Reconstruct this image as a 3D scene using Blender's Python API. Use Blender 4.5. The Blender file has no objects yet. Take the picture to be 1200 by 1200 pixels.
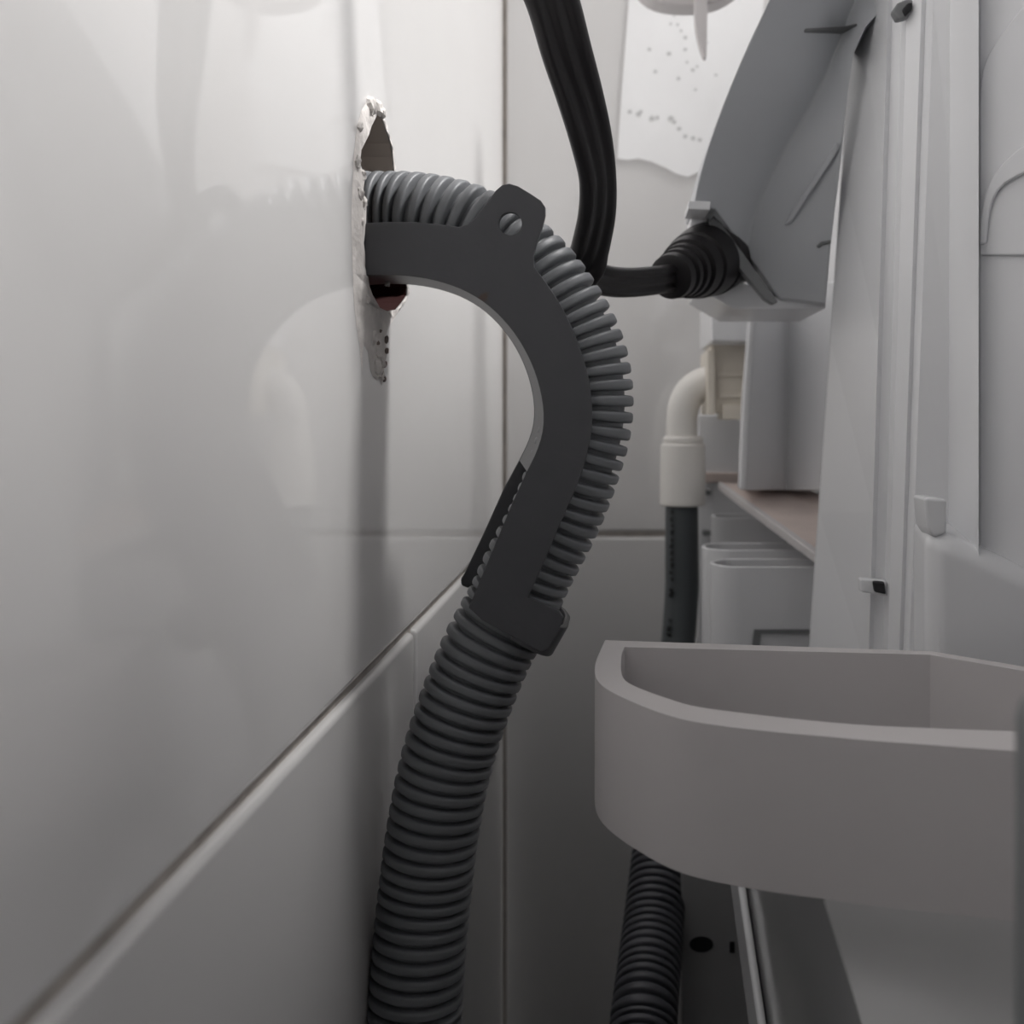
import bpy, bmesh, math, random
from mathutils import Vector, Matrix
from mathutils.geometry import tessellate_polygon
random.seed(7)
S = bpy.context.scene
C = S.collection
H = 0.80                      # camera height above the floor
F = 1200.0                    # focal length in pixels of the 1200 px frame
U0, V0 = 722.0, 488.0         # principal point

# ---------------------------------------------------------------- camera, world, light, exposure
cam_d = bpy.data.cameras.new('camera'); cam = bpy.data.objects.new('camera', cam_d); C.objects.link(cam)
cam.location = (0, 0, H); cam.rotation_euler = (math.pi / 2, 0, 0)
cam_d.sensor_width = 36; cam_d.lens = 36.0 * F / 1200
cam_d.shift_x = (600 - U0) / 1200; cam_d.shift_y = -(600 - V0) / 1200
cam_d.clip_start = 0.01
cam_d.dof.use_dof = True; cam_d.dof.focus_distance = 0.295; cam_d.dof.aperture_fstop = 17
S.camera = cam
w = bpy.data.worlds.new('world'); S.world = w; w.use_nodes = True
w.node_tree.nodes['Background'].inputs[0].default_value = (0.95, 0.97, 1.0, 1)
w.node_tree.nodes['Background'].inputs[1].default_value = 0.025
ld = bpy.data.lights.new('ceiling_lamp_light', 'AREA'); ld.shape = 'RECTANGLE'; ld.size = 0.34; ld.size_y = 0.3
ld.energy = 56.0; ld.color = (1.0, 0.985, 0.97)
lo = bpy.data.objects.new('ceiling_lamp_light', ld); C.objects.link(lo); lo.location = (0.87, 0.47, H + 1.5)
vs = S.view_settings
S.display_settings.display_device = 'sRGB'
vs.view_transform = 'Standard'; vs.look = 'None'; vs.gamma = 1; vs.use_curve_mapping = False; vs.exposure = 0.0
S.cycles.max_bounces = 12; S.cycles.diffuse_bounces = 8

# ---------------------------------------------------------------- helpers
def P(u, v, z):               # a pixel of the photograph at a known distance -> point in the room
    return Vector(((u - U0) * z / F, z, H + (V0 - v) * z / F))
WX = -0.0705                  # face of the left wall
BY = 0.641                    # face of the back wall
def PW(u, v):                 # a pixel on the left wall
    return P(u, v, WX * F / (u - U0))
def PX(u, v, x):              # a pixel on a plane X = x
    return P(u, v, x * F / (u - U0))

def mat(name, col, rough=0.4, spec=0.5, noise=0.0, nscale=40, bump=0.0, bscale=60, coat=0.0):
    m = bpy.data.materials.new(name); m.use_nodes = True
    nt = m.node_tree; b = nt.nodes['Principled BSDF']
    b.inputs['Base Color'].default_value = (*col, 1); b.inputs['Roughness'].default_value = rough
    b.inputs['Specular IOR Level'].default_value = spec
    b.inputs['Coat Weight'].default_value = coat; b.inputs['Coat Roughness'].default_value = 0.05
    tc = nt.nodes.new('ShaderNodeTexCoord')
    if noise:
        n = nt.nodes.new('ShaderNodeTexNoise'); n.inputs['Scale'].default_value = nscale; n.inputs['Detail'].default_value = 6
        r = nt.nodes.new('ShaderNodeMapRange'); r.inputs['From Min'].default_value = 0.3; r.inputs['From Max'].default_value = 0.7
        r.inputs['To Min'].default_value = 1 - noise; r.inputs['To Max'].default_value = 1 + noise
        mx = nt.nodes.new('ShaderNodeMix'); mx.data_type = 'RGBA'; mx.blend_type = 'MULTIPLY'; mx.inputs[0].default_value = 1
        mx.inputs[6].default_value = (*col, 1)
        nt.links.new(tc.outputs['Object'], n.inputs['Vector']); nt.links.new(n.outputs[0], r.inputs['Value'])
        nt.links.new(r.outputs[0], mx.inputs[7]); nt.links.new(mx.outputs[2], b.inputs['Base Color'])
    if bump:
        n2 = nt.nodes.new('ShaderNodeTexNoise'); n2.inputs['Scale'].default_value = bscale; n2.inputs['Detail'].default_value = 3
        bp = nt.nodes.new('ShaderNodeBump'); bp.inputs['Strength'].default_value = bump; bp.inputs['Distance'].default_value = 0.001
        nt.links.new(tc.outputs['Object'], n2.inputs['Vector']); nt.links.new(n2.outputs[0], bp.inputs['Height'])
        nt.links.new(bp.outputs[0], b.inputs['Normal'])
    return m

def spot(m, center, radius, col):   # a stain with a shape of its own at a fixed place on the thing
    nt = m.node_tree; b = nt.nodes['Principled BSDF']
    g = nt.nodes.new('ShaderNodeNewGeometry')
    d = nt.nodes.new('ShaderNodeVectorMath'); d.operation = 'DISTANCE'; d.inputs[1].default_value = center
    n = nt.nodes.new('ShaderNodeTexNoise'); n.inputs['Scale'].default_value = 400
    a = nt.nodes.new('ShaderNodeMath'); a.operation = 'MULTIPLY_ADD'; a.inputs[1].default_value = radius * 1.6
    r = nt.nodes.new('ShaderNodeMapRange'); r.inputs['From Min'].default_value = radius * 1.3; r.inputs['From Max'].default_value = radius * 1.9
    r.inputs['To Min'].default_value = 0.8; r.inputs['To Max'].default_value = 0.0
    mx = nt.nodes.new('ShaderNodeMix'); mx.data_type = 'RGBA'; mx.inputs[7].default_value = (*col, 1)
    src = b.inputs['Base Color'].links[0].from_socket if b.inputs['Base Color'].links else None
    if src: nt.links.new(src, mx.inputs[6])
    else: mx.inputs[6].default_value = b.inputs['Base Color'].default_value
    nt.links.new(g.outputs['Position'], d.inputs[0]); nt.links.new(g.outputs['Position'], n.inputs['Vector'])
    nt.links.new(n.outputs[0], a.inputs[0]); nt.links.new(d.outputs['Value'], a.inputs[2])
    nt.links.new(a.outputs[0], r.inputs['Value']); nt.links.new(r.outputs[0], mx.inputs[0])
    nt.links.new(mx.outputs[2], b.inputs['Base Color'])

M = {}
M['tile'] = mat('glazed white tile', (0.72, 0.71, 0.705), 0.035, 0.95, noise=0.012, nscale=9, bump=0.02, bscale=14)
M['grout'] = mat('grey grout', (0.40, 0.37, 0.34), 0.9, 0.2, noise=0.15, nscale=120)
M['clay'] = mat('broken tile body', (0.62, 0.56, 0.51), 0.95, 0.2, noise=0.22, nscale=260, bump=0.6, bscale=500)
M['chip'] = mat('chipped glaze', (0.70, 0.665, 0.64), 0.9, 0.2, noise=0.12, nscale=220, bump=0.4, bscale=450)
M['fleck'] = mat('brown mortar fleck', (0.27, 0.22, 0.20), 0.95, 0.1, noise=0.3, nscale=300)
M['floor'] = mat('grey floor tile', (0.30, 0.29, 0.28), 0.4, 0.4, noise=0.1, nscale=15)
M['hose'] = mat('grey hose plastic', (0.165, 0.172, 0.182), 0.46, 0.40, noise=0.08, nscale=60)
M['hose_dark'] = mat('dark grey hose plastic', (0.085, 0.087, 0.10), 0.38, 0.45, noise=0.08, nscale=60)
M['guide'] = mat('grey guide plastic', (0.070, 0.071, 0.077), 0.42, 0.45, noise=0.05, nscale=90, bump=0.05, bscale=700)
M['cuff'] = mat('slate rubber cuff', (0.085, 0.095, 0.10), 0.45, 0.4, noise=0.06)
M['ink'] = mat('black print', (0.008, 0.008, 0.01), 0.5, 0.3)
M['cord'] = mat('black cord rubber', (0.009, 0.0075, 0.009), 0.42, 0.4, noise=0.1)
M['white'] = mat('white appliance plastic', (0.74, 0.745, 0.76), 0.26, 0.5, noise=0.015, nscale=12, bump=0.015, bscale=30)
M['white_matt'] = mat('white moulded plastic', (0.575, 0.55, 0.55), 0.42, 0.4, noise=0.02, nscale=30, bump=0.03, bscale=300)
M['cover'] = mat('white cover plastic with shade in colour', (0.50, 0.515, 0.535), 0.33, 0.45, noise=0.03, nscale=20)  # white plastic like the rest; its shade is put into the base colour
M['gloss'] = mat('glossy panel', (0.44, 0.44, 0.445), 0.11, 0.9, noise=0.02, nscale=10, bump=0.02, bscale=15)
M['access'] = mat('satin grey panel', (0.47, 0.47, 0.47), 0.32, 0.4, noise=0.02)
M['cream'] = mat('cream plastic', (0.70, 0.65, 0.57), 0.42, 0.4, noise=0.04, nscale=50)
M['pvc'] = mat('white pvc', (0.80, 0.78, 0.745), 0.32, 0.45, noise=0.02)
M['tan'] = mat('tan strip', (0.62, 0.53, 0.49), 0.6, 0.3, noise=0.07, nscale=60)
M['dark'] = mat('dark slot', (0.02, 0.02, 0.022), 0.6, 0.3)
M['grey'] = mat('mid grey plastic', (0.20, 0.205, 0.21), 0.45, 0.4)
M['patch_white'] = mat('plain white patch', (0.90, 0.90, 0.905), 0.5, 0.3, noise=0.02, nscale=30)
M['dirt'] = mat('grey dirt spots', (0.60, 0.60, 0.60), 0.8, 0.2)
spot(M['guide'], P(568, 347, 0.2865), 0.0016, (0.07, 0.04, 0.03))
# hole lining: plaster above, red brick below (position on the wall)
m = mat('plaster and brick lining', (0.5, 0.44, 0.39), 0.95, 0.15); M['lining'] = m
nt = m.node_tree; b = nt.nodes['Principled BSDF']
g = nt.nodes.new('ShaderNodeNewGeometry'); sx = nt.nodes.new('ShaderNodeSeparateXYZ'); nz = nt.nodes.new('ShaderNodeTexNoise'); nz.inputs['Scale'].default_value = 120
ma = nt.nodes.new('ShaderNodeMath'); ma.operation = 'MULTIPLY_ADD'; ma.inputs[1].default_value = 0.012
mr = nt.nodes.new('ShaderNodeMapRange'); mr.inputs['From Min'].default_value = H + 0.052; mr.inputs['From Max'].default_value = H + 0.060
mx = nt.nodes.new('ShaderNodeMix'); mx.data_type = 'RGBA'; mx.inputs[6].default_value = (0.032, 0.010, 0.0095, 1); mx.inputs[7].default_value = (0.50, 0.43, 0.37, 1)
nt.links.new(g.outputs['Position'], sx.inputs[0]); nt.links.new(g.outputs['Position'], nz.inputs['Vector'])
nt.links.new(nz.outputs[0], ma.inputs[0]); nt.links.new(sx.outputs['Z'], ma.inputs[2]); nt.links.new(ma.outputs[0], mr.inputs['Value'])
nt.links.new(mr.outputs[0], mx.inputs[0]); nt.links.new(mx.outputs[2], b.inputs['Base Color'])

def link(name, me, material, parent=None, smooth=False, bevel=0.0, seg=2, auto=None):
    o = bpy.data.objects.new(name, me); C.objects.link(o)
    me.materials.append(material)
    if smooth:
        for p in me.polygons: p.use_smooth = True
    if parent is not None:
        o.parent = parent
        off = Vector((0, 0, 0)); q = parent
        while q is not None: off += q.location; q = q.parent
        o.location = -off
    if bevel:
        bm_ = o.modifiers.new('bevel', 'BEVEL'); bm_.width = bevel; bm_.segments = seg; bm_.limit_method = 'ANGLE'; bm_.angle_limit = math.radians(35)
        for p in me.polygons: p.use_smooth = True
        wn = o.modifiers.new('normals', 'WEIGHTED_NORMAL'); wn.keep_sharp = True
    return o
def mesh(name, verts, faces, material, parent=None, **k):
    me = bpy.data.meshes.new(name); me.from_pydata([tuple(v) for v in verts], [], faces)
    bm = bmesh.new(); bm.from_mesh(me); bmesh.ops.recalc_face_normals(bm, faces=bm.faces); bm.to_mesh(me); bm.free()
    return link(name, me, material, parent, **k)
def prism(name, loop, vec, material, parent=None, holes=(), **k):
    """closed solid: polygon `loop` (with holes) swept along vec"""
    loops = [list(loop)] + [list(h) for h in holes]
    vec = Vector(vec)
    flat = [p for l in loops for p in l]; n = len(flat)
    verts = flat + [p + vec for p in flat]
    faces = []
    if holes:
        for t in tessellate_polygon(loops):
            faces.append(tuple(t)); faces.append(tuple(i + n for i in reversed(t)))
    else:
        faces.append(tuple(range(n))); faces.append(tuple(range(2 * n - 1, n - 1, -1)))
    s = 0
    for l in loops:
        L = len(l)
        for i in range(L):
            a_, b_ = s + i, s + (i + 1) % L
            faces.append((a_, b_, b_ + n, a_ + n))
        s += L
    return mesh(name, verts, faces, material, parent, **k)
def box(name, lo_, hi_, material, parent=None, **k):
    x0, y0, z0 = lo_; x1, y1, z1 = hi_
    return prism(name, [Vector((x0, y0, z0)), Vector((x1, y0, z0)), Vector((x1, y1, z0)), Vector((x0, y1, z0))], (0, 0, z1 - z0), material, parent, **k)
def ppoly(pts, z): return [P(u, v, z) for u, v in pts]
def loft(name, cols, material, parent=None, back=None, **k):
    """surface through columns of points; `back` gives it thickness"""
    nc, nr = len(cols), len(cols[0])
    verts = [p for c in cols for p in c]
    faces = [(i * nr + j, (i + 1) * nr + j, (i + 1) * nr + j + 1, i * nr + j + 1) for i in range(nc - 1) for j in range(nr - 1)]
    if back is not None:
        n = len(verts); verts = verts + [p + Vector(back) for p in verts]
        faces += [tuple(x + n for x in reversed(f)) for f in list(faces)]
        rim = [i * nr for i in range(nc)] + [(nc - 1) * nr + j for j in range(1, nr)] + [i * nr + nr - 1 for i in range(nc - 2, -1, -1)] + [j for j in range(nr - 2, 0, -1)]
        for i in range(len(rim)):
            a_, b_ = rim[i], rim[(i + 1) % len(rim)]
            faces.append((a_, b_, b_ + n, a_ + n))
    return mesh(name, verts, faces, material, parent, **k)
def crom(pts, n):
    """Catmull-Rom through pts (Vectors of any size), evenly resampled to n points by 3-D length"""
    pts = [Vector(p) for p in pts]
    dense = []
    for i in range(len(pts) - 1):
        p0 = pts[i - 1] if i else pts[0] * 2 - pts[1]
        p1, p2 = pts[i], pts[i + 1]
        p3 = pts[i + 2] if i + 2 < len(pts) else p2 * 2 - p1
        for s in range(24):
            t = s / 24
            dense.append(0.5 * ((2 * p1) + (p2 - p0) * t + (2 * p0 - 5 * p1 + 4 * p2 - p3) * t * t + (3 * p1 - p0 - 3 * p2 + p3) * t ** 3))
    dense.append(pts[-1])
    acc = [0]
    for a_, b_ in zip(dense, dense[1:]): acc.append(acc[-1] + (b_ - a_).length)
    out = []; j = 0
    for i in range(n):
        t = acc[-1] * i / (n - 1)
        while j < len(acc) - 2 and acc[j + 1] < t: j += 1
        d = acc[j + 1] - acc[j]
        out.append(dense[j].lerp(dense[j + 1], (t - acc[j]) / d if d else 0))
    return out, acc[-1]
def sweep(name, path, rad, material, parent=None, seg=28, cap=True):
    """round tube along path; rad(i) gives the radius of ring i"""
    n = len(path); verts = []; faces = []
    t0 = (path[1] - path[0]).normalized()
    nrm = t0.orthogonal().normalized()
    for i in range(n):
        t = (path[min(i + 1, n - 1)] - path[max(i - 1, 0)]).normalized()
        nrm = (nrm - t * nrm.dot(t)).normalized(); bn = t.cross(nrm)
        r = rad(i)
        for k in range(seg):
            a_ = 2 * math.pi * k / seg
            verts.append(path[i] + (nrm * math.cos(a_) + bn * math.sin(a_)) * r)
    for i in range(n - 1):
        for k in range(seg):
            k2 = (k + 1) % seg
            faces.append((i * seg + k, i * seg + k2, (i + 1) * seg + k2, (i + 1) * seg + k))
    if cap:
        faces.append(tuple(range(seg - 1, -1, -1))); faces.append(tuple((n - 1) * seg + k for k in range(seg)))
    o = mesh(name, verts, faces, material, parent, smooth=True)
    if cap:
        o.data.polygons[-1].use_smooth = False; o.data.polygons[-2].use_smooth = False
    return o
def ribbed(name, ctrl, r_out, r_in, pitch, material, parent, seg=30):
    _, L = crom(ctrl, 4)
    nrib = int(L / pitch); per = 10
    path, _ = crom(ctrl, nrib * per + 1)
    d_ = r_out - r_in
    prof = [r_in, r_in, r_in + 0.80 * d_, r_out - 0.04 * d_, r_out, r_out, r_out, r_out - 0.04 * d_, r_in + 0.80 * d_, r_in]
    # ribs: steep flanks and a broad, nearly flat crown
    fr = [0.0, 0.175, 0.23, 0.30, 0.425, 0.525, 0.65, 0.775, 0.85, 0.90]
    fine, _ = crom(ctrl, nrib * 40 + 1)
    path = [fine[min(int(round((r + fr[k]) * 40)), nrib * 40)] for r in range(nrib) for k in range(10)]
    o = sweep(name, path, lambda i: prof[i % per], material, parent, seg)
    o.data.set_sharp_from_angle(angle=math.radians(60))
    return o
def profile_tube(name, prof, axis0, axis1, material, parent=None, seg=36):
    """lathe: prof = [(t, r)...] along the straight axis axis0->axis1 (t in metres)"""
    d = (axis1 - axis0).normalized()
    verts = []; faces = []
    a_ = d.orthogonal().normalized(); b_ = d.cross(a_)
    for t, r in prof:
        for k in range(seg):
            an = 2 * math.pi * k / seg
            verts.append(axis0 + d * t + (a_ * math.cos(an) + b_ * math.sin(an)) * r)
    n = len(prof)
    for i in range(n - 1):
        for k in range(seg):
            k2 = (k + 1) % seg
            faces.append((i * seg + k, i * seg + k2, (i + 1) * seg + k2, (i + 1) * seg + k))
    faces.append(tuple(range(seg - 1, -1, -1))); faces.append(tuple((n - 1) * seg + k for k in range(seg)))
    o = mesh(name, verts, faces, material, parent)
    for p in o.data.polygons: p.use_smooth = len(p.vertices) == 4
    o.data.set_sharp_from_angle(angle=math.radians(38))
    return o
def empty(name, loc, label, cat):
    o = bpy.data.objects.new(name, None); C.objects.link(o); o.location = loc; o.empty_display_size = 0.02
    o['label'] = label; o['category'] = cat
    return o
def structure(o): o['kind'] = 'structure'; return o

# ---------------------------------------------------------------- the setting
structure(box('floor', (-0.0727, -0.9, -0.05), (0.9, BY, 0.0), M['floor']))
GX = WX - 0.0022              # grout surface of the left wall
TT = 0.009                    # tile thickness
# wall body with a rectangular cavity behind the broken tile
hy0, hy1, hz0, hz1 = 0.262, 0.366, H + 0.012, H + 0.108
bm = bmesh.new()
def addbox(lo_, hi_):
    r = bmesh.ops.create_cube(bm, size=1.0)
    for v in r['verts']:
        v.co = Vector([lo_[i] + (v.co[i] + 0.5) * (hi_[i] - lo_[i]) for i in range(3)])
addbox((-0.24, -0.9, -0.05), (GX, hy0, 2.2)); addbox((-0.24, hy1, -0.05), (GX, BY + 0.15, 2.2))
addbox((-0.24, hy0, -0.05), (GX, hy1, hz0)); addbox((-0.24, hy0, hz1), (GX, hy1, 2.2))
me = bpy.data.meshes.new('wall_left'); bm.to_mesh(me); bm.free()
wall_left = structure(link('wall_left', me, M['grout']))
wall_back = structure(box('wall_back', (GX, BY + 0.0022, -0.05), (0.9, BY + 0.15, 2.2), M['grout']))

ROW = H - 0.0737              # height of the visible joint
TH, TW, G = 0.420, 0.602, 0.0030
hole_px = [(441, 134), (447, 138), (452, 154), (457, 168), (459.5, 184), (461, 204), (466, 235), (470, 262), (474, 300), (476, 322), (475, 331), (476.5, 337), (476, 346), (470, 355),
           (463, 363), (452, 365), (444, 361), (437, 350), (432, 336), (429, 318), (427, 300), (425, 285), (427.5, 262), (428, 240), (424.5, 222), (426, 210), (422, 196), (421, 186), (422, 176), (426, 168), (431, 158), (434, 148)]
hole = [PW(u, v) for u, v in hole_px]
def tile_left(y0, y1, z0, z1, holes=()):
    y0 += G / 2; y1 -= G / 2; z0 += G / 2; z1 -= G / 2
    loop = [Vector((WX, y0, z0)), Vector((WX, y1, z0)), Vector((WX, y1, z1)), Vector((WX, y0, z1))]
    if not holes:
        return prism('tile', loop, (-TT, 0, 0), M['tile'], wall_left, bevel=0.0022, seg=3)
    # tile with a broken hole: flat face, rounded rim round the outside, ragged sides inside
    e = 0.0022
    rim = []
    for k, (dx, ins) in enumerate([(0, e), (-e * 0.3, e * 0.3), (-e, 0), (-TT, 0)]):
        rim.append([Vector((WX + dx, y0 + ins, z0 + ins)), Vector((WX + dx, y1 - ins, z0 + ins)), Vector((WX + dx, y1 - ins, z1 - ins)), Vector((WX + dx, y0 + ins, z1 - ins))])
    hl = holes[0]; n = len(hl)
    verts = [p for r in rim for p in r] + list(hl) + [p + Vector((-TT, 0, 0)) for p in hl]
    faces = [(k * 4 + i, k * 4 + (i + 1) % 4, (k + 1) * 4 + (i + 1) % 4, (k + 1) * 4 + i) for k in range(3) for i in range(4)]
    for t in tessellate_polygon([rim[0], hl]):
        faces.append(tuple(i if i < 4 else i - 4 + 16 for i in t))
    faces += [(16 + i, 16 + (i + 1) % n, 16 + n + (i + 1) % n, 16 + n + i) for i in range(n)]
    o = mesh('tile', verts, faces, M['tile'], wall_left)
    o['label'] = 'cracked wall tile with a ragged hole'
    o.data.materials.append(M['lining'])
    for p in o.data.polygons:
        if all(v >= 16 for v in p.vertices) and len(p.vertices) == 4: p.material_index = 1
    return o
for r in range(-2, 4):
    z0 = ROW + r * TH; z1 = z0 + TH
    off = BY if r % 2 == 0 else 0.360
    edges = [off - k * TW for k in range(-1, 4)]
    for b_, a_ in zip(edges, edges[1:]):
        y0, y1 = max(a_, -0.9), min(b_, BY - 0.0005 + G / 2)
        if y1 - y0 < 0.02: continue
        zz0, zz1 = max(z0, 0.0), min(z1, 2.2)
        tile_left(y0, y1, zz0, zz1, holes=[hole] if (r == 0 and y0 < 0.3 < y1) else ())
for r in range(-2, 4):
    z0, z1 = max(ROW + r * TH, 0), min(ROW + (r + 1) * TH, 2.2)
    for c in range(2):
        x0 = WX + c * TW; x1 = min(x0 + TW, 0.9)
        loop = [Vector((x0 + (G / 2 if c else 0.0012), BY, z0 + G / 2)), Vector((x1 - G / 2, BY, z0 + G / 2)), Vector((x1 - G / 2, BY, z1 - G / 2)), Vector((x0 + (G / 2 if c else 0.0012), BY, z1 - G / 2))]
        prism('tile', loop, (0, TT, 0), M['tile'], wall_back, bevel=0.0022, seg=3)
# lining of the hole, and the chipped glaze round it
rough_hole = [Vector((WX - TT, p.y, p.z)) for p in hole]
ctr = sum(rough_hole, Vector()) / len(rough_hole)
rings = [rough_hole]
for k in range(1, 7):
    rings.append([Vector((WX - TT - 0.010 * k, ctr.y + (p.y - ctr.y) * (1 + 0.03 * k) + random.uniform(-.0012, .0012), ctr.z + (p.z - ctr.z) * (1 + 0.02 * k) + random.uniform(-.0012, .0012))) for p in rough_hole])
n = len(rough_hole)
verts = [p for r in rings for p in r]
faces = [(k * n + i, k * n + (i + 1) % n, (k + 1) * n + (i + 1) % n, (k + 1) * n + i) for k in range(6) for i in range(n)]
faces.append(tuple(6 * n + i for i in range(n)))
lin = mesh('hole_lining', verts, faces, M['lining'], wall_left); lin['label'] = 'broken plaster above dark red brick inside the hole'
chip_px = [(436, 117), (442, 122), (448, 121), (449, 127), (446, 134), (449, 138), (454, 152), (459, 167), (461, 184), (462.5, 204), (468, 235), (472, 262), (476, 300), (478, 322), (477, 331), (478.5, 337), (477, 347), (471, 358),
           (462, 373), (455, 384), (452, 394), (453, 410), (451, 428), (449, 440), (447.5, 452), (444, 443), (441, 446), (436, 440), (433, 428), (431, 412), (426, 404), (424, 436), (421, 404), (417, 380), (414.5, 352), (413, 318), (412, 285), (411.5, 250), (413, 210), (414.5, 180), (418, 150), (423, 130), (429, 120)]
chip = [PW(u, v) for u, v in chip_px]
ho = [p + Vector((0.0004, 0, 0)) for p in hole]; co = [p + Vector((0.0001, 0, 0)) for p in chip]
mid = []
allp = co + ho
tris = [tuple(t) for t in tessellate_polygon([co, ho])]
bm = bmesh.new()
bv = [bm.verts.new(p) for p in allp]
for t in tris:
    try: bm.faces.new([bv[i] for i in t])
    except ValueError: pass
bmesh.ops.subdivide_edges(bm, edges=[e for e in bm.edges if e.calc_length() > 0.004], cuts=2, use_grid_fill=True)
bmesh.ops.triangulate(bm, faces=bm.faces)
for v in bm.verts:
    if v.is_boundary:
        v.co.x -= 0.00005; continue
    v.co += Vector((random.uniform(0.0001, 0.0007), random.uniform(-.0003, .0003), random.uniform(-.0004, .0004)))
bmesh.ops.recalc_face_normals(bm, faces=bm.faces)
me = bpy.data.meshes.new('chipped_edge'); bm.to_mesh(me); bm.free()
ce = link('chipped_edge', me, M['chip'], wall_left, smooth=True); ce['label'] = 'pale ragged chipped rim round the hole'
# crumbs of broken mortar standing on the chipped rim
bm = bmesh.new()
for u, v, s in [(432, 124, 1.9), (441, 127, 1.6), (446, 131, 1.3), (420, 150, 1.0), (417, 190, 1.1), (423, 206, 1.0), (419, 226, 1.4), (424, 238, 1.2), (421, 262, 1.1), (436, 395, 1.6), (441, 412, 1.5), (446, 424, 1.4), (440, 430, 1.6), (446, 440, 1.0), (452, 330, 1.1), (428, 350, 1.0)]:
    r = bmesh.ops.create_icosphere(bm, subdivisions=2, radius=s * 0.001)
    c = PW(u, v)
    for q in r['verts']:
        q.co = c + Vector((q.co.x * 0.9 + 0.0004, q.co.y * 1.5, q.co.z * 1.5)) * 1.0 + Vector([random.uniform(-.0004, .0004) for _ in range(3)])
me = bpy.data.meshes.new('mortar_crumbs'); bm.to_mesh(me); bm.free()
cr = link('mortar_crumbs', me, M['chip'], wall_left); cr['kind'] = 'stuff'

# dark flecks and a hairline crack under the hole
bm = bmesh.new()
for u, v, ru, rv in [(450.5, 398, .7, 5), (451, 411, .9, 4), (449, 427, .9, 4), (448, 444, .5, 4), (443, 388, .7, 2), (440, 402, .5, 3)]:
    r = bmesh.ops.create_icosphere(bm, subdivisions=2, radius=1.0)
    c = PW(u, v)
    for q in r['verts']:
        q.co = c + Vector((0.0006 + q.co.x * .0007, q.co.y * ru * .0011, q.co.z * rv * .00025)) + Vector([random.uniform(-.00012, .00012) for _ in range(3)])
me = bpy.data.meshes.new('mortar_flecks'); bm.to_mesh(me); bm.free()
fl = link('mortar_flecks', me, M['fleck'], wall_left); fl['kind'] = 'stuff'; fl['label'] = 'dark brown flecks under the hole'

# thin near-white patch on the back wall tile, wavy along its lower edge
patch_px = [(740, -60), (737, 0), (730, 90), (723, 186), (735, 188), (748, 186), (764, 190), (780, 197), (792, 204), (806, 208), (822, 200), (880, 190), (900, -60)]
rp = [P(u, v, BY - 0.0002) for u, v in patch_px]
rs = prism('wall_patch', rp, (0, -0.0006, 0), M['patch_white'])
rs['label'] = 'white patch with grey specks on the back wall tile'; rs['category'] = 'stain'
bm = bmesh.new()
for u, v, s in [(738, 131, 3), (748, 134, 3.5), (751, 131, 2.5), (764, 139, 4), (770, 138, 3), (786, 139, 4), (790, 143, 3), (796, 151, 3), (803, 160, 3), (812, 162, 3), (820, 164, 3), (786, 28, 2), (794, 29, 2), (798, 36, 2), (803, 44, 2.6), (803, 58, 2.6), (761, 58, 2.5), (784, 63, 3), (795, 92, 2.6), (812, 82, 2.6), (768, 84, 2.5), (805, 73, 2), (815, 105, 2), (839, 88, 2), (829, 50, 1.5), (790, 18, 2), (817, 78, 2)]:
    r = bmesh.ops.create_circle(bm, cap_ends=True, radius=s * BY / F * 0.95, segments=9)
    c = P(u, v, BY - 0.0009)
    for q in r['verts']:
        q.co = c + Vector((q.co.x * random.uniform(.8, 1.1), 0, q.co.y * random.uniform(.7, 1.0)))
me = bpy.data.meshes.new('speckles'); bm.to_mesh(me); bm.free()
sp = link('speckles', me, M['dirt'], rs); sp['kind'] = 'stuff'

# ---------------------------------------------------------------- drain hose in the hole
dh = empty('drain_hose', P(486, 1300, 0.293), 'grey corrugated drain hose curving from the broken tile hole down the left', 'hose')
ctrl = [Vector((-0.128, 0.316, H + 0.058)), Vector((-0.100, 0.313, H + 0.0606))]
for u, v, z in [(450, 254, .310), (500, 257, .307), (545, 268, .305), (585, 289, .304), (620, 317, .303), (650, 355, .302), (675, 400, .302), (687, 445, .302), (687, 495, .302), (673, 548, .302), (651, 605, .303), (621, 663, .303), (600, 708, .303), (571, 762, .302),
                (544, 828, .301), (523, 895, .300), (509, 965, .299), (499, 1040, .298), (492, 1110, .296), (486, 1200, .294), (484, 1320, .293)]:
    ctrl.append(P(u, v, z))
ctrl += [Vector((-.056, .292, H - .28)), Vector((-.054, .29, H - .40))]
ribbed('corrugated_tube', ctrl, 0.0136, 0.0109, 0.0039, M['hose'], dh)

# ---------------------------------------------------------------- hose guide (rigid U channel with tab and collar)
zf = 0.2862
hg = empty('hose_guide', P(600, 740, 0.30), 'dark grey plastic hook-shaped guide clipped along the inside of the drain hose', 'bracket')
inner = [(398, 327), (425, 323), (455, 322), (485, 324), (515, 330), (545, 341), (572, 358), (597, 383), (616, 412), (629, 443), (636, 475), (636, 503), (629, 528), (617, 553)]
slot_side = [(600, 590), (575, 650), (549, 712)]
outer = [(398, 264), (425, 262), (455, 260), (485, 260), (515, 263), (538, 266)]
tab = [(548, 263), (557, 255), (570, 238), (581, 223), (588, 217), (597, 215), (607, 218), (622, 227), (634, 235), (639, 243), (639, 252), (635, 268), (630, 282), (625, 300), (626, 313)]
outer2 = [(640, 331), (657, 357), (671, 386), (683, 418), (691, 450), (694, 482), (692, 512), (686, 540), (675, 572), (659, 608), (638, 658), (619, 700)]
foot = [(640, 710), (655, 716), (660, 724), (655, 740), (643, 760), (634, 764), (600, 746), (565, 727)]
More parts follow.
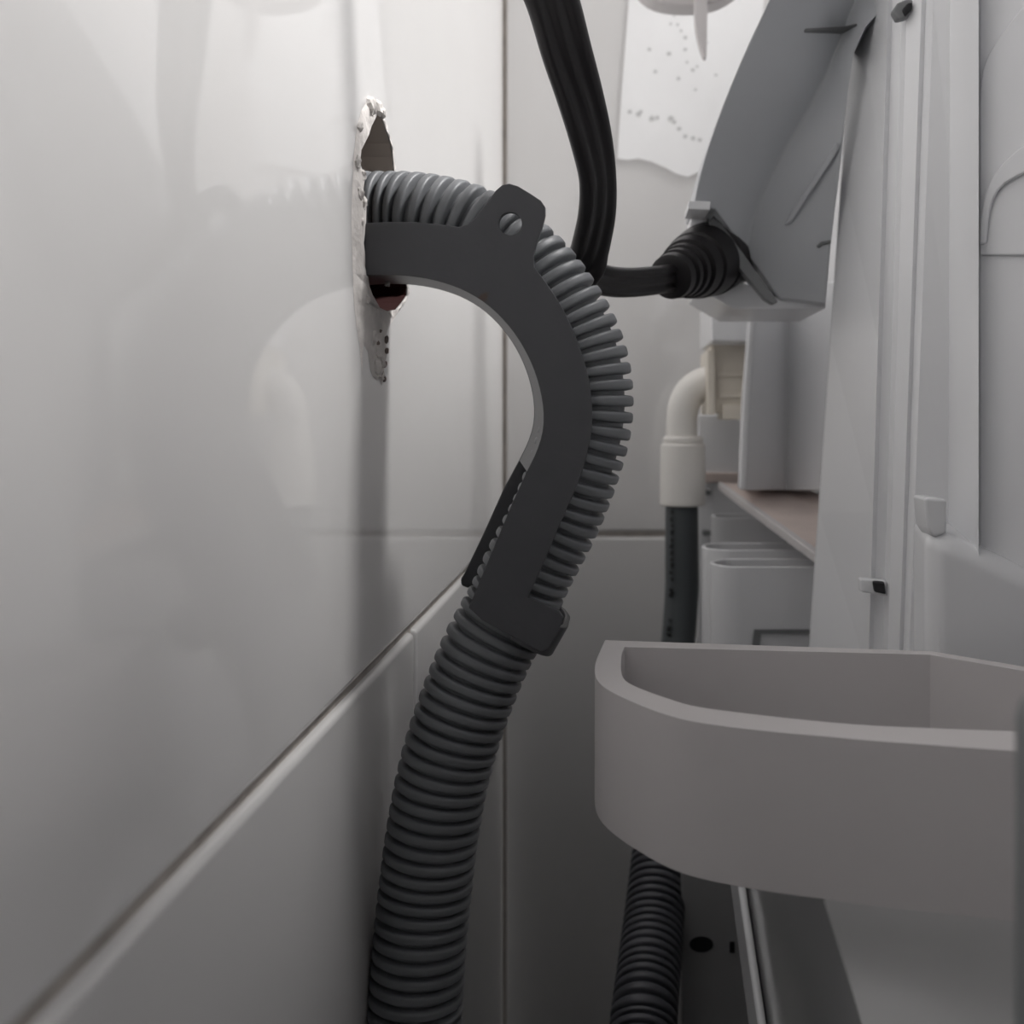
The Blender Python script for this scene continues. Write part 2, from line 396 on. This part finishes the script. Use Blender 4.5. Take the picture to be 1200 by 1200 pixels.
def smooth(pts, n):
    q, _ = crom([Vector((a_, b_, 0)) for a_, b_ in pts], n); return [(p.x, p.y) for p in q]
inner_s = smooth(inner, 40); outer2_s = smooth(outer2, 30)
loop = [P(u, v, zf) for u, v in outer + tab + outer2_s + foot + slot_side[::-1] + inner_s[::-1]]
hc = P(598, 262, zf)
hring = [hc + Vector((math.cos(a_) * 0.0032, 0, math.sin(a_) * 0.0032)) for a_ in [2 * math.pi * k / 28 for k in range(28)]]
fp = prism('front_plate', loop, (0, 0.0022, 0), M['guide'], hg, holes=[hring], bevel=0.0005, seg=2)
SH = Vector((-0.0052, 0.0322, 0.0018))      # the channel's depth direction
inn3 = [P(u, v, zf) for u, v in inner_s]
# web along the inside of the bend, 2 mm thick
cols = []
for i, p in enumerate(inn3):
    t = (inn3[min(i + 1, len(inn3) - 1)] - inn3[max(i - 1, 0)]).normalized()
    nrm = Vector((t.z, 0, -t.x))
    if nrm.dot(P(640, 300, zf) - P(500, 500, zf)) < 0: nrm = -nrm
    cols.append((p, nrm))
verts = []; faces = []
for p, nrm in cols:
    a_ = p + Vector((0, 0.0015, 0))
    verts += [a_, a_ + SH, a_ + SH + nrm * 0.002, a_ + nrm * 0.002]
m_ = len(cols)
for i in range(m_ - 1):
    for k in range(4):
        k2 = (k + 1) % 4
        faces.append((i * 4 + k, i * 4 + k2, (i + 1) * 4 + k2, (i + 1) * 4 + k))
faces.append((0, 1, 2, 3)); faces.append(tuple((m_ - 1) * 4 + k for k in (3, 2, 1, 0)))
web = mesh('inner_web', verts, faces, M['guide'], hg); web.data.set_sharp_from_angle(angle=math.radians(40))
for p in web.data.polygons: p.use_smooth = True
# back plate
bslot = [(597, 590), (570, 650), (546, 700), (541, 708), (542, 716), (549, 719)]
bp_loop = [P(u, v, zf) + SH for u, v in outer + [(580, 287), (610, 305)] + outer2_s + [(600, 720)] + bslot[::-1] + inner_s[::-1]]
prism('back_plate', bp_loop, (0, 0.0020, 0), M['guide'], hg, bevel=0.0004, seg=1)
# collar that closes round the hose below the plates
c0 = P(613, 683, .303); c1 = P(588, 727, .303); ax = (c1 - c0).normalized()
side = ax.cross(Vector((0, 1, 0))).normalized()
if side.x < 0: side = -side
om = P(609, 695, .303); lenc = 0.0095
cpath = smooth([(.0040, .2866), (.0100, .2868), (.0148, .2893), (.0168, .2945), (.0170, .3030), (.0168, .3110), (.0140, .3175), (.0080, .3195), (-.0060, .3195)], 40)
verts = []; faces = []
for i, (a_, b_) in enumerate(cpath):
    p_, q_ = cpath[max(i - 1, 0)], cpath[min(i + 1, 39)]
    tx, ty = q_[0] - p_[0], q_[1] - p_[1]; l_ = math.hypot(tx, ty)
    o_ = om + side * a_; o_.y = b_
    n_ = (side * -ty + Vector((0, 1, 0)) * tx) / l_ * 0.0018
    verts += [o_, o_ + n_, o_ + n_ + ax * lenc, o_ + ax * lenc]
for i in range(39):
    for k in range(4):
        k2 = (k + 1) % 4
        faces.append((i * 4 + k, i * 4 + k2, (i + 1) * 4 + k2, (i + 1) * 4 + k))
faces.append((0, 1, 2, 3)); faces.append((156, 157, 158, 159))
mesh('collar', verts, faces, M['guide'], hg, bevel=0.0004, seg=2)

# ---------------------------------------------------------------- power cord
pc = empty('power_cord', P(690, 330, 0.335), 'black flat power cord looping behind the hose into a ribbed grommet', 'cord')
seq = [  # u, v, z, wide axis (x, y, z), half width
    (640, -560, .275, (.97, .1, .2), .0078), (612, -300, .277, (.97, .1, .2), .0078), (612, -90, .285, (.97, .1, .2), .0078), (626, -50, .288, (.97, .1, .2), .0078), (647, 0, .292, (.96, .15, .2), .0077), (664, 60, .298, (.93, .25, .2), .0076), (679, 110, .304, (.88, .4, .2), .0074),
    (691, 155, .310, (.78, .6, .1), .0073), (699, 195, .316, (.66, .75, 0), .0071), (701, 225, .320, (.62, .78, -.02), .007), (699, 255, .325, (.62, .78, -.1), .007), (693, 285, .331, (.6, .75, -.2), .007), (688, 307, .336, (.5, .6, -.5), .0066),
    (692, 322, .343, (.1, .5, -.85), .006), (706, 328, .350, (-.1, .4, -.9), .0054), (728, 331, .359, (-.1, .3, -.95), .0053), (755, 330, .371, (-.1, .3, -.95), .0053), (785, 326, .385, (-.1, .3, -.95), .0053), (800, 320, .396, (-.1, .3, -.95), .0053)]
N = 170
pth = [P(s[0], s[1], s[2]) for s in seq]
dense = []
# interpolate position and axis together along a common parameter
def cr(vals, t):
    i = min(int(t), len(vals) - 2); f = t - i
    p1, p2 = Vector(vals[i]), Vector(vals[i + 1])
    p0 = Vector(vals[i - 1]) if i else p1 * 2 - p2
    p3 = Vector(vals[i + 2]) if i + 2 < len(vals) else p2 * 2 - p1
    return 0.5 * ((2 * p1) + (p2 - p0) * f + (2 * p0 - 5 * p1 + 4 * p2 - p3) * f * f + (3 * p1 - p0 - 3 * p2 + p3) * f ** 3)
pp = [cr(pth, (len(seq) - 1) * i / (N - 1) * 0.9999) for i in range(N)]
ww = [cr([s[3] for s in seq], (len(seq) - 1) * i / (N - 1) * 0.9999) for i in range(N)]
hw = [cr([(s[4], 0, 0) for s in seq], (len(seq) - 1) * i / (N - 1) * 0.9999).x for i in range(N)]
sec = []                       # three joined round cores
for ci, cx in enumerate((-0.62, 0, 0.62)):
    for k in range(11):
        an = math.radians(145 - 11 * k) if ci == 1 else None
nc = 48
for k in range(nc):
    an = 2 * math.pi * k / nc
    x = math.cos(an)
    yb = 0.0
    for cx in (-0.64, 0.0, 0.64):
        d = 0.36 ** 2 - (x - cx) ** 2
        if d > 0: yb = max(yb, math.sqrt(d))
    yb = max(yb, 0.17 if abs(x) < 0.9 else 0)
    sec.append((x, math.copysign(yb, math.sin(an)) if abs(math.sin(an)) > 1e-6 else 0.0))
verts = []; faces = []
for i in range(N):
    t = (pp[min(i + 1, N - 1)] - pp[max(i - 1, 0)]).normalized()
    wv = (ww[i] - t * ww[i].dot(t)).normalized(); nv = t.cross(wv)
    th = 0.0078 * 1.02
    for x, y in sec: verts.append(pp[i] + wv * x * hw[i] + nv * y * th)
for i in range(N - 1):
    for k in range(nc):
        k2 = (k + 1) % nc
        faces.append((i * nc + k, i * nc + k2, (i + 1) * nc + k2, (i + 1) * nc + k))
faces.append(tuple(range(nc - 1, -1, -1))); faces.append(tuple((N - 1) * nc + k for k in range(nc)))
mesh('cable', verts, faces, M['cord'], pc, smooth=True)
a0 = P(785, 325, .385); a1 = P(872, 285, .468); L = (a1 - a0).length
prof = [(t_ * 1.12, r_ * 1.05) for t_, r_ in [(0, .0066), (.0006, .0080), (.0045, .0084), (.0050, .0072), (.0066, .0073), (.0070, .0090), (.0098, .0092), (.0103, .0080), (.0120, .0081), (.0124, .0099), (.0152, .0102), (.0157, .0088), (.0172, .0090), (.0176, .0112), (.0230, .0122), (.0235, .0112), (.0250, .0114), (.0254, .0128), (.036, .0142), (.0365, .0132), (.039, .0132), (.0395, .0146), (L / 1.12, .0150)]]
sr = profile_tube('strain_relief', prof, a0, a1, M['cord'], pc)

# ---------------------------------------------------------------- elbow fitting with its cuffed hose
ef = empty('elbow_fitting', P(800, 590, .56), 'white plastic elbow pipe on a cream valve body beside the back wall', 'pipe fitting')
pth, _ = crom([P(u, v, .56) for u, v in [(856, 448), (838, 447), (822, 450), (809, 460), (801, 476), (799, 495), (799, 522)]], 40)
sweep('elbow_pipe', pth, lambda i: 0.0086, M['pvc'], ef)
t_, b_ = P(800, 511, .56), P(800, 592, .56)
profile_tube('socket', [(0, .0098), (.0012, .0112), (.0030, .0112), (.0036, .0106), (.0050, .0122), ((b_ - t_).length - .0008, .0126), ((b_ - t_).length, .0118)], t_, b_, M['pvc'], ef)
prism('valve_body', ppoly([(833, 392), (879, 392), (877, 474), (852, 476), (852, 484), (832, 484)], .545), (0, .035, 0), M['cream'], ef, bevel=.0008)
prism('valve_flange', ppoly([(829, 410), (838, 410), (838, 486), (829, 486)], .540), (0, .045, 0), M['cream'], ef, bevel=.0006)
prism('valve_rib', ppoly([(842, 437), (876, 437), (876, 441), (842, 441)], .5435), (0, .004, 0), M['cream'], ef, bevel=.0003)
prism('valve_rib', ppoly([(842, 461), (876, 461), (876, 466), (842, 466)], .5435), (0, .004, 0), M['cream'], ef, bevel=.0003)
prism('valve_foot', ppoly([(847, 474), (874, 474), (874, 492), (847, 492)], .5425), (0, .03, 0), M['cream'], ef, bevel=.0006)

h2 = empty('inlet_hose', P(750, 1300, .39), 'dark ribbed hose with smooth slate cuff hanging below the white elbow, behind the bracket', 'hose')
cuff_px = [(799, 586, .56), (799, 620, .56), (799, 660, .56), (799, 690, .56), (797, 725, .558), (794, 760, .555), (791, 800, .548)]
pth, _ = crom([P(*q) for q in cuff_px], 40)
sweep('cuff', pth, lambda i: 0.0089 + 0.0004 * math.sin(i / 39 * 3.14), M['cuff'], h2)
# printed characters on the cuff, too worn to read
bm = bmesh.new()
for v, h_, wd in [(592, 5, 3), (600, 4, 3.5), (609, 5, 3.2), (616, 4, 3), (624, 6, 4), (633, 4, 3.5), (640, 5, 4), (648, 5, 3.6), (656, 4, 3.4), (663, 6, 4.2), (671, 4, 3.4), (679, 4, 3), (693, 7, 5), (698, 4, 5.5), (727, 4, 3.5), (737, 6, 5.5), (744, 4, 5)]:
    u = 787 - max(0, v - 690) * 0.06
    for k in range(2):
        r = bmesh.ops.create_cube(bm, size=1.0)
        c = P(u + random.uniform(-1, 1), v + (k - .5) * h_ * .5, .5521 - max(0, v - 690) * .00006)
        for q in r['verts']:
            q.co = c + Vector((q.co.x * wd * .00047 * random.uniform(.7, 1.1), q.co.y * .0006, q.co.z * h_ * .00047 * .42)) + Vector((0, (q.co.x) * -0.0022, 0))
me = bpy.data.meshes.new('print'); bm.to_mesh(me); bm.free()
pr = link('print', me, M['ink'], h2); pr['kind'] = 'stuff'; pr['label'] = 'worn black printing down the cuff'
ctrl = [P(u, v, z) for u, v, z in [(791, 790, .549), (788, 850, .535), (782, 930, .508), (773, 1010, .482), (766, 1080, .455), (760, 1140, .430), (754, 1200, .408), (748, 1300, .385)]]
ctrl += [Vector((.006, .365, H - .33)), Vector((.003, .355, H - .42))]
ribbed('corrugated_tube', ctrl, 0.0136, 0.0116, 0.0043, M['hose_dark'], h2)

# ---------------------------------------------------------------- white appliance on the right
ap = empty('appliance', (0.35, 0.36, 0), 'large white plastic appliance back with moulded panels filling the right side', 'appliance')
box('rear_light_blocker', (0.118, 0.345, 0.0), (0.2199, 0.60, H + 0.25), M['white'], ap, bevel=.004)  # hidden fill behind the panels, put in to block light
box('side_light_blocker', (0.22, -0.55, 0.0), (0.62, 0.60, H + 0.46), M['white'], ap, bevel=.004)  # unseen block added to keep lamp light off the lower walls
box('near_light_blocker', (0.106, -0.55, 0.0), (0.2199, 0.250, H + 0.303), M['white'], ap, bevel=.004)  # added out of view, height set to shade the near left wall
# moulded side panel: columns from far to near
def col(pts): return [P(*q) for q in pts]
def interp(top, bot, z, vs_):
    (u0, v0), (u1, v1) = top, bot
    return [P(u0 + (u1 - u0) * (v - v0) / (v1 - v0), v, z) for v in vs_]
VS = [-170, 0, 200, 400, 600, 790]
cols = [interp((997, 57), (962, 567), .412, VS),
        interp((1040, 27), (1020, 700), .348, VS), interp((1045, 27), (1025, 700), .3490, VS),
        interp((1056, 27), (1036, 700), .3465, VS), interp((1062, 27), (1042, 700), .337, VS),
        interp((1079, 27), (1056, 700), .332, VS), interp((1084, 27), (1060, 700), .3325, VS),
        interp((1093, 27), (1068, 700), .327, VS),
        interp((1113, 27), (1111, 700), .325, VS), interp((1147, 27), (1147, 700), .300, VS)]
loft('side_panel', cols, M['white'], ap, back=(.002, .012, 0))
# big recessed panel with raised mouldings: it turns towards the room
def PR(u, v, d=0.0):          # a point on the oblique panel, d proud of it
    k = (u - U0) / F; z = .372 / (1 + .6 * k) - d
    return P(u, v, z)
RV = (Vector((.6, 1, 0)).normalized()) * .012
prism('recessed_panel', [PR(1146, -200), PR(1700, -700), PR(1700, 1100), PR(1146, 790)], RV, M['white'], ap, bevel=.001)
arc = smooth([(1149, 120), (1152, 85), (1165, 55), (1200, 8), (1240, -40), (1300, -100)], 24)
prism('raised_panel', [PR(u, v) for u, v in arc + [(1620, -330), (1620, 300), (1149, 300)]], RV * -.12, M['white'], ap, bevel=.0006)
o1 = smooth([(1149, 288), (1151, 250), (1164, 208), (1200, 172), (1260, 140), (1330, 115)], 20); i1 = smooth([(1330, 150), (1260, 172), (1205, 202), (1178, 217), (1163, 240), (1157, 286)], 20)
prism('arched_moulding', [PR(u, v, .0014) for u, v in o1 + i1], RV * -.15, M['white'], ap, bevel=.0006)
# ledge under the recess, its top sloping down to the right
lg = [P(1086, 622, .302), P(1120, 632, .300), P(1200, 667, .296), P(1330, 722, .290), P(1700, 870, .28), P(1700, 1500, .28), P(1086, 1000, .302)]
prism('ledge', lg, (.004, .030, .004), M['white'], ap, bevel=.0058, seg=4)
prism('ledge_clip', ppoly([(1083, 583), (1110, 585), (1110, 625), (1094, 630), (1086, 618)], .303), (0, .012, 0), M['white'], ap, bevel=.001)
box('corner_post', (0.0468, 0.112, 0.0), (0.107, 0.1235, H - 0.0315), M['grey'], ap, bevel=.004, seg=3)
# dark square vent in the side panel
def on_panel(u, v, d=0.0):    # point on the side panel strip near its hole
    return P(u, v, .349 - d)
prism('vent_hole', [on_panel(1008, 678, .008), on_panel(1040, 681, .008), on_panel(1041, 699, .008), on_panel(1009, 694, .008)], (.0, .004, 0), M['white'], ap, bevel=.0008)
prism('vent_opening', [on_panel(1023, 681, .0092), on_panel(1037, 682, .0092), on_panel(1039, 697, .0092), on_panel(1025, 694, .0092)], (0, .003, 0), M['dark'], ap, bevel=.0006)
prism('screw_recess', [P(u, v, .335) for u, v in [(1046, 12), (1052, 3), (1064, -2), (1072, 0), (1071, 10), (1064, 20), (1052, 23)]], (0, .004, 0), M['grey'], ap, bevel=.0008)
prism('screw_recess', [P(u, v, .3335) for u, v in [(1058, 10), (1064, 3), (1070, 2), (1069, 11), (1062, 18)]], (0, .004, 0), M['dark'], ap, bevel=.0006)
# overhanging rear cover with a shallow valley
left = smooth([(960, -170), (925, -60), (903, -4), (880, 45), (860, 91), (842, 137), (828, 178), (819, 210), (813, 240)], 16)
qtr = smooth([(1010, -170), (978, -60), (953, -4), (932, 45), (914, 91), (890, 137), (868, 178), (850, 215), (838, 245)], 16)
midc = smooth([(1060, -170), (1030, -60), (1004, -4), (985, 45), (966, 91), (942, 137), (917, 178), (896, 220), (882, 258), (876, 298)], 16)
q2 = smooth([(1080, -170), (1050, -60), (1026, -4), (998, 45), (984, 91), (967, 140), (950, 190), (935, 240), (922, 300), (914, 349)], 16)
right = smooth([(1100, -170), (1070, -60), (1046, -4), (1006, 45), (993, 120), (986, 190), (977, 260), (972, 310), (968, 356)], 16)
def tl(z, v): return z - .00016 * (250 - v)
CZ = ((left, .400), (qtr, .406), (midc, .418), (q2, .411), (right, .404))
rc_cols = [[P(u, v, tl(z, v)) for u, v in c_] for c_, z in CZ]
def cover_z(u, v):            # distance of the cover's face at a place
    xs = []
    for c_, z in CZ:
        for (u0, v0), (u1, v1) in zip(c_, c_[1:]):
            if v0 <= v <= v1: xs.append((u0 + (u1 - u0) * (v - v0) / (v1 - v0), tl(z, v))); break
    for (ua, za), (ub, zb_) in zip(xs, xs[1:]):
        if ua <= u <= ub: return za + (zb_ - za) * (u - ua) / (ub - ua)
    return xs[-1][1]
def on_cover(pts, d=.0008): return [P(u, v, cover_z(u, v) - d) for u, v in pts]
rc = loft('rear_cover', rc_cols, M['cover'], ap, back=(-.0005, .042, 0), bevel=.0008); rc['label'] = 'curved overhanging cover of white plastic, greyed for shade'
prism('cover_tab', ppoly([(807, 235), (833, 236), (832, 246), (806, 245)], .396), (0, .02, 0), M['white'], ap, bevel=.0004)
prism('cover_lip', ppoly([(811, 246), (834, 250), (829, 262), (822, 276), (819, 300), (808, 320), (803, 312), (804, 285)], .425), (0, .018, 0), M['white'], ap, bevel=.0008)
prism('cord_slot', [p + Vector((.0, .004, -.0008)) for p in ppoly([(839, 246), (877, 299), (914, 350), (908, 353), (898, 347), (868, 311), (838, 270), (832, 254)], .412)], (0, .006, 0), M['grey'], ap, bevel=.0006)
prism('cover_rib', on_cover([(920, 263), (925, 253), (980, 166), (984, 170), (979, 182), (928, 259)], .0015), (0, .003, 0), M['cover'], ap, bevel=.0004)
prism('cover_seam', on_cover([(942, 36), (944, 33), (990, 31), (1004, 27), (1005, 30), (992, 36), (943, 38)], .0005), (0, .003, 0), M['grey'], ap, bevel=.0003)
prism('cover_hook', on_cover([(957, 288), (962, 283), (974, 281), (974, 285), (964, 287), (960, 291)], .0008), (0, .003, 0), M['grey'], ap, bevel=.0003)
prism('cover_skirt', ppoly([(868, 330), (915, 350), (968, 350), (968, 362), (860, 362), (818, 338), (838, 318)], .430), (0, .06, 0), M['white'], ap, bevel=.001)
# block above the valve, column, and back strip
prism('valve_block', ppoly([(833, 350), (882, 350), (882, 400), (834, 400)], .515), (0, .07, 0), M['white'], ap, bevel=.001)
prism('block_seam', ppoly([(837, 347), (880, 347), (880, 352), (839, 352)], .5135), (0, .004, 0), M['grey'], ap, bevel=.0003)
VC = [330, 450, 575]
colm = [[P(884, 330, .505), P(878, 450, .505), P(873, 575, .505)], [P(926, 330, .535), P(924, 450, .535), P(922, 575, .535)], [P(985, 330, .50), P(975, 450, .50), P(968, 575, .50)]]
loft('column', colm, M['white'], ap, back=(.004, .05, 0), bevel=.001)
prism('column_edge', ppoly([(881, 342), (889, 342), (880, 470), (875, 574), (867, 574), (871, 470)], .5), (0, .01, 0), M['white'], ap, bevel=.001)
prism('back_strip', ppoly([(818, 486), (905, 486), (905, 1900), (818, 1900)], .60), (0, .02, 0), M['white'], ap, bevel=.001)
prism('back_strip_cap', ppoly([(826, 554), (866, 554), (866, 566), (826, 566)], .595), (0, .01, 0), M['tan'], ap, bevel=.0006)
for v in (577, 625):
    prism('back_strip_clip', ppoly([(824, v - 3), (833, v - 3), (833, v + 3), (824, v + 3)], .594), (0, .008, 0), M['grey'], ap, bevel=.0005)
# tan shelf that slopes towards the camera
q = [P(843, 565, .555), P(935, 569, .56), P(985, 588, .50), P(985, 652, .43), P(962, 648, .43)]
sh = prism('shelf', q, (0, 0, -.0035), M['tan'], ap, bevel=.0006); sh['label'] = 'tan shelf strip with a pale front edge'
prism('shelf_edge', [P(841, 565, .553), P(845, 564, .557), P(964, 647, .43), P(958, 651, .427)], (0, 0, -.0042), M['white_matt'], ap, bevel=.0005)
# D-shaped bands: the three far ones and the big near one share the plan of a rounded end
def band(name, outer_, inner_, ztop, zbot, material, bevel):
    A = [Vector((x, y, ztop)) for x, y in outer_]; B = [Vector((x, y, ztop)) for x, y in inner_]
    n1 = len(A)
    verts = A + B + [Vector((p.x, p.y, zbot)) for p in A] + [Vector((p.x, p.y, zbot)) for p in B]
    faces = []
    for i in range(n1):
        j = (i + 1) % n1
        faces += [(i, j, n1 + j, n1 + i), (2 * n1 + i, 2 * n1 + j, 3 * n1 + j, 3 * n1 + i), (i, j, 2 * n1 + j, 2 * n1 + i), (n1 + i, n1 + j, 3 * n1 + j, 3 * n1 + i)]
    return mesh(name, verts, faces, material, ap, bevel=bevel, seg=3)
def far_band(u_left, y_front, y_back, x_right, ztop, height, t=.0022):
    xl = (u_left - U0) * ((y_front + y_back) / 2) / F
    hd = (y_back - y_front) / 2; cy = (y_front + y_back) / 2
    out, inn = [], []
    for k in range(13):
        an = math.radians(270 - 180 * k / 12)
        out.append((xl + hd * .9 + math.cos(an) * hd * .9, cy + math.sin(an) * hd)); inn.append((xl + hd * .9 + math.cos(an) * (hd * .9 - t), cy + math.sin(an) * (hd - t)))
    out += [(x_right, y_back), (x_right, y_front)]; inn += [(x_right - t, y_back - t), (x_right - t, y_front + t)]
    return band('rib_band', out, inn, ztop, ztop - height, M['white'], .0005)
far_band(832, .449, .476, .112, H - .0660, .11)
far_band(822, .490, .520, .112, H - .0640, .11)
far_band(833, .570, .598, .112, H - .0565, .11)
prism('lower_frame', ppoly([(884, 738), (964, 738), (972, 760), (964, 760), (958, 743), (892, 743), (890, 760), (882, 760)], .4475), (0, .001, 0), M['grey'], ap)
prism('lower_groove', [P(965, 718, .40), P(969, 718, .40), P(994, 752, .38), (P(986, 752, .38))], (0, .002, 0), M['grey'], ap)
# the near bracket
zt, zb = H - .0667, H - .1008
fo = [(1330, 884), (1198, 880), (1042, 869), (960, 862), (885, 855), (817, 846), (780, 837), (750, 826), (725, 815), (709, 806), (700, 797), (697, 788), (698, 776), (703, 763), (709, 750)]
fi = [(1330, 861), (1198, 857), (1042, 851), (960, 845), (885, 837), (817, 828), (785, 819), (759, 810), (742, 803), (734, 798), (730, 793), (728, 785), (728, 776), (729, 766), (732, 758)]
def plan(px): return [((u - U0) * (.0667 * F / (v - V0)) / F, .0667 * F / (v - V0)) for u, v in px]
o2 = smooth(plan(fo), 60); i2 = smooth(plan(fi), 60)
b2 = plan([(1400, 816), (1330, 801), (1200, 781), (1092, 763)])    # far wall: straight, then turning towards the room
bi = plan([(1400, 822), (1330, 807), (1200, 786), (1090, 767)])
o2 = [(.150, .1985)] + o2[4:] + [b_ for b_ in b2[::-1]]; i2 = [(.147, .2065)] + i2[4:] + [b_ for b_ in bi[::-1]]
hb = band('hose_bracket', o2, i2, zt, zb, M['white_matt'], .0012); hb['label'] = 'white D-shaped bracket band standing out towards the tiled wall'
# lower panels
lp = [PX(862, 1000, .05), PX(893, 1210, .05), Vector((.05, .34, 0.0)), Vector((.05, .20, 0.0)), Vector((.05, .20, H - .40)), PX(1012, 1205, .05), PX(965, 1055, .05), Vector((.05, .245, H - .112)), Vector((.05, .43, H - .112))]
prism('lower_panel', lp, (.045, 0, 0), M['gloss'], ap, bevel=.001)
le = [PX(858, 990, .0492), PX(867, 990, .0492), PX(901, 1215, .0492), PX(889, 1215, .0492)]
prism('panel_lip', le, (-.0030, 0, 0), M['white'], ap, bevel=.0012, seg=3)
sb = [P(960, 1030, .2385), P(1012, 1205, .2035), P(1080, 1400, .18), P(1700, 1700, .165), P(1700, 1090, .215), P(1200, 1050, .232)]
prism('access_panel', sb, (0, .004, 0), M['access'], ap, bevel=.0005)
prism('base_post', ppoly([(798, 980), (885, 980), (885, 1900), (798, 1900)], .46), (0, .03, 0), M['gloss'], ap, bevel=.001)
bh = P(822, 1107, .4595)
prism('base_hole', [bh + Vector((math.cos(a_) * .0054, 0, math.sin(a_) * .0035)) for a_ in [2 * math.pi * k / 20 for k in range(20)]], (0, .004, 0), M['dark'], ap)
prism('base_mark', ppoly([(855, 1104), (861, 1104), (861, 1117), (855, 1117)], .4595), (0, .004, 0), M['dark'], ap)

# ---------------------------------------------------------------- white plastic hanger at the top
wh = empty('plastic_hanger', P(800, 0, .52), 'white plastic loop with a pointed tongue hanging at the top beside the cover', 'hanger')
lp_px = smooth([(738, -72), (742, -30), (748, -8), (766, 5), (790, 10), (818, 10), (845, 4), (870, -14), (878, -40), (880, -72)], 30)
lo2 = smooth([(871, -72), (870, -42), (864, -22), (842, -6), (816, -1), (792, -2), (770, -6), (756, -16), (750, -32), (747, -72)], 30)
prism('loop', ppoly([(u, v - 4) for u, v in lp_px + lo2], .52), (0, .014, 0), M['white_matt'], wh, bevel=.0012)
prism('tongue', ppoly(smooth([(815, -72), (814, 10), (815, 32), (819, 52), (824, 66), (827, 72), (828, 66), (829, 30), (830, -72)], 26), .515), (0, .006, 0), M['white_matt'], wh, bevel=.0008)
prism('hook_arm', ppoly([(734, -84), (1000, -84), (1000, -68), (734, -68)], .512), (0, .022, 0), M['white_matt'], wh, bevel=.0012)
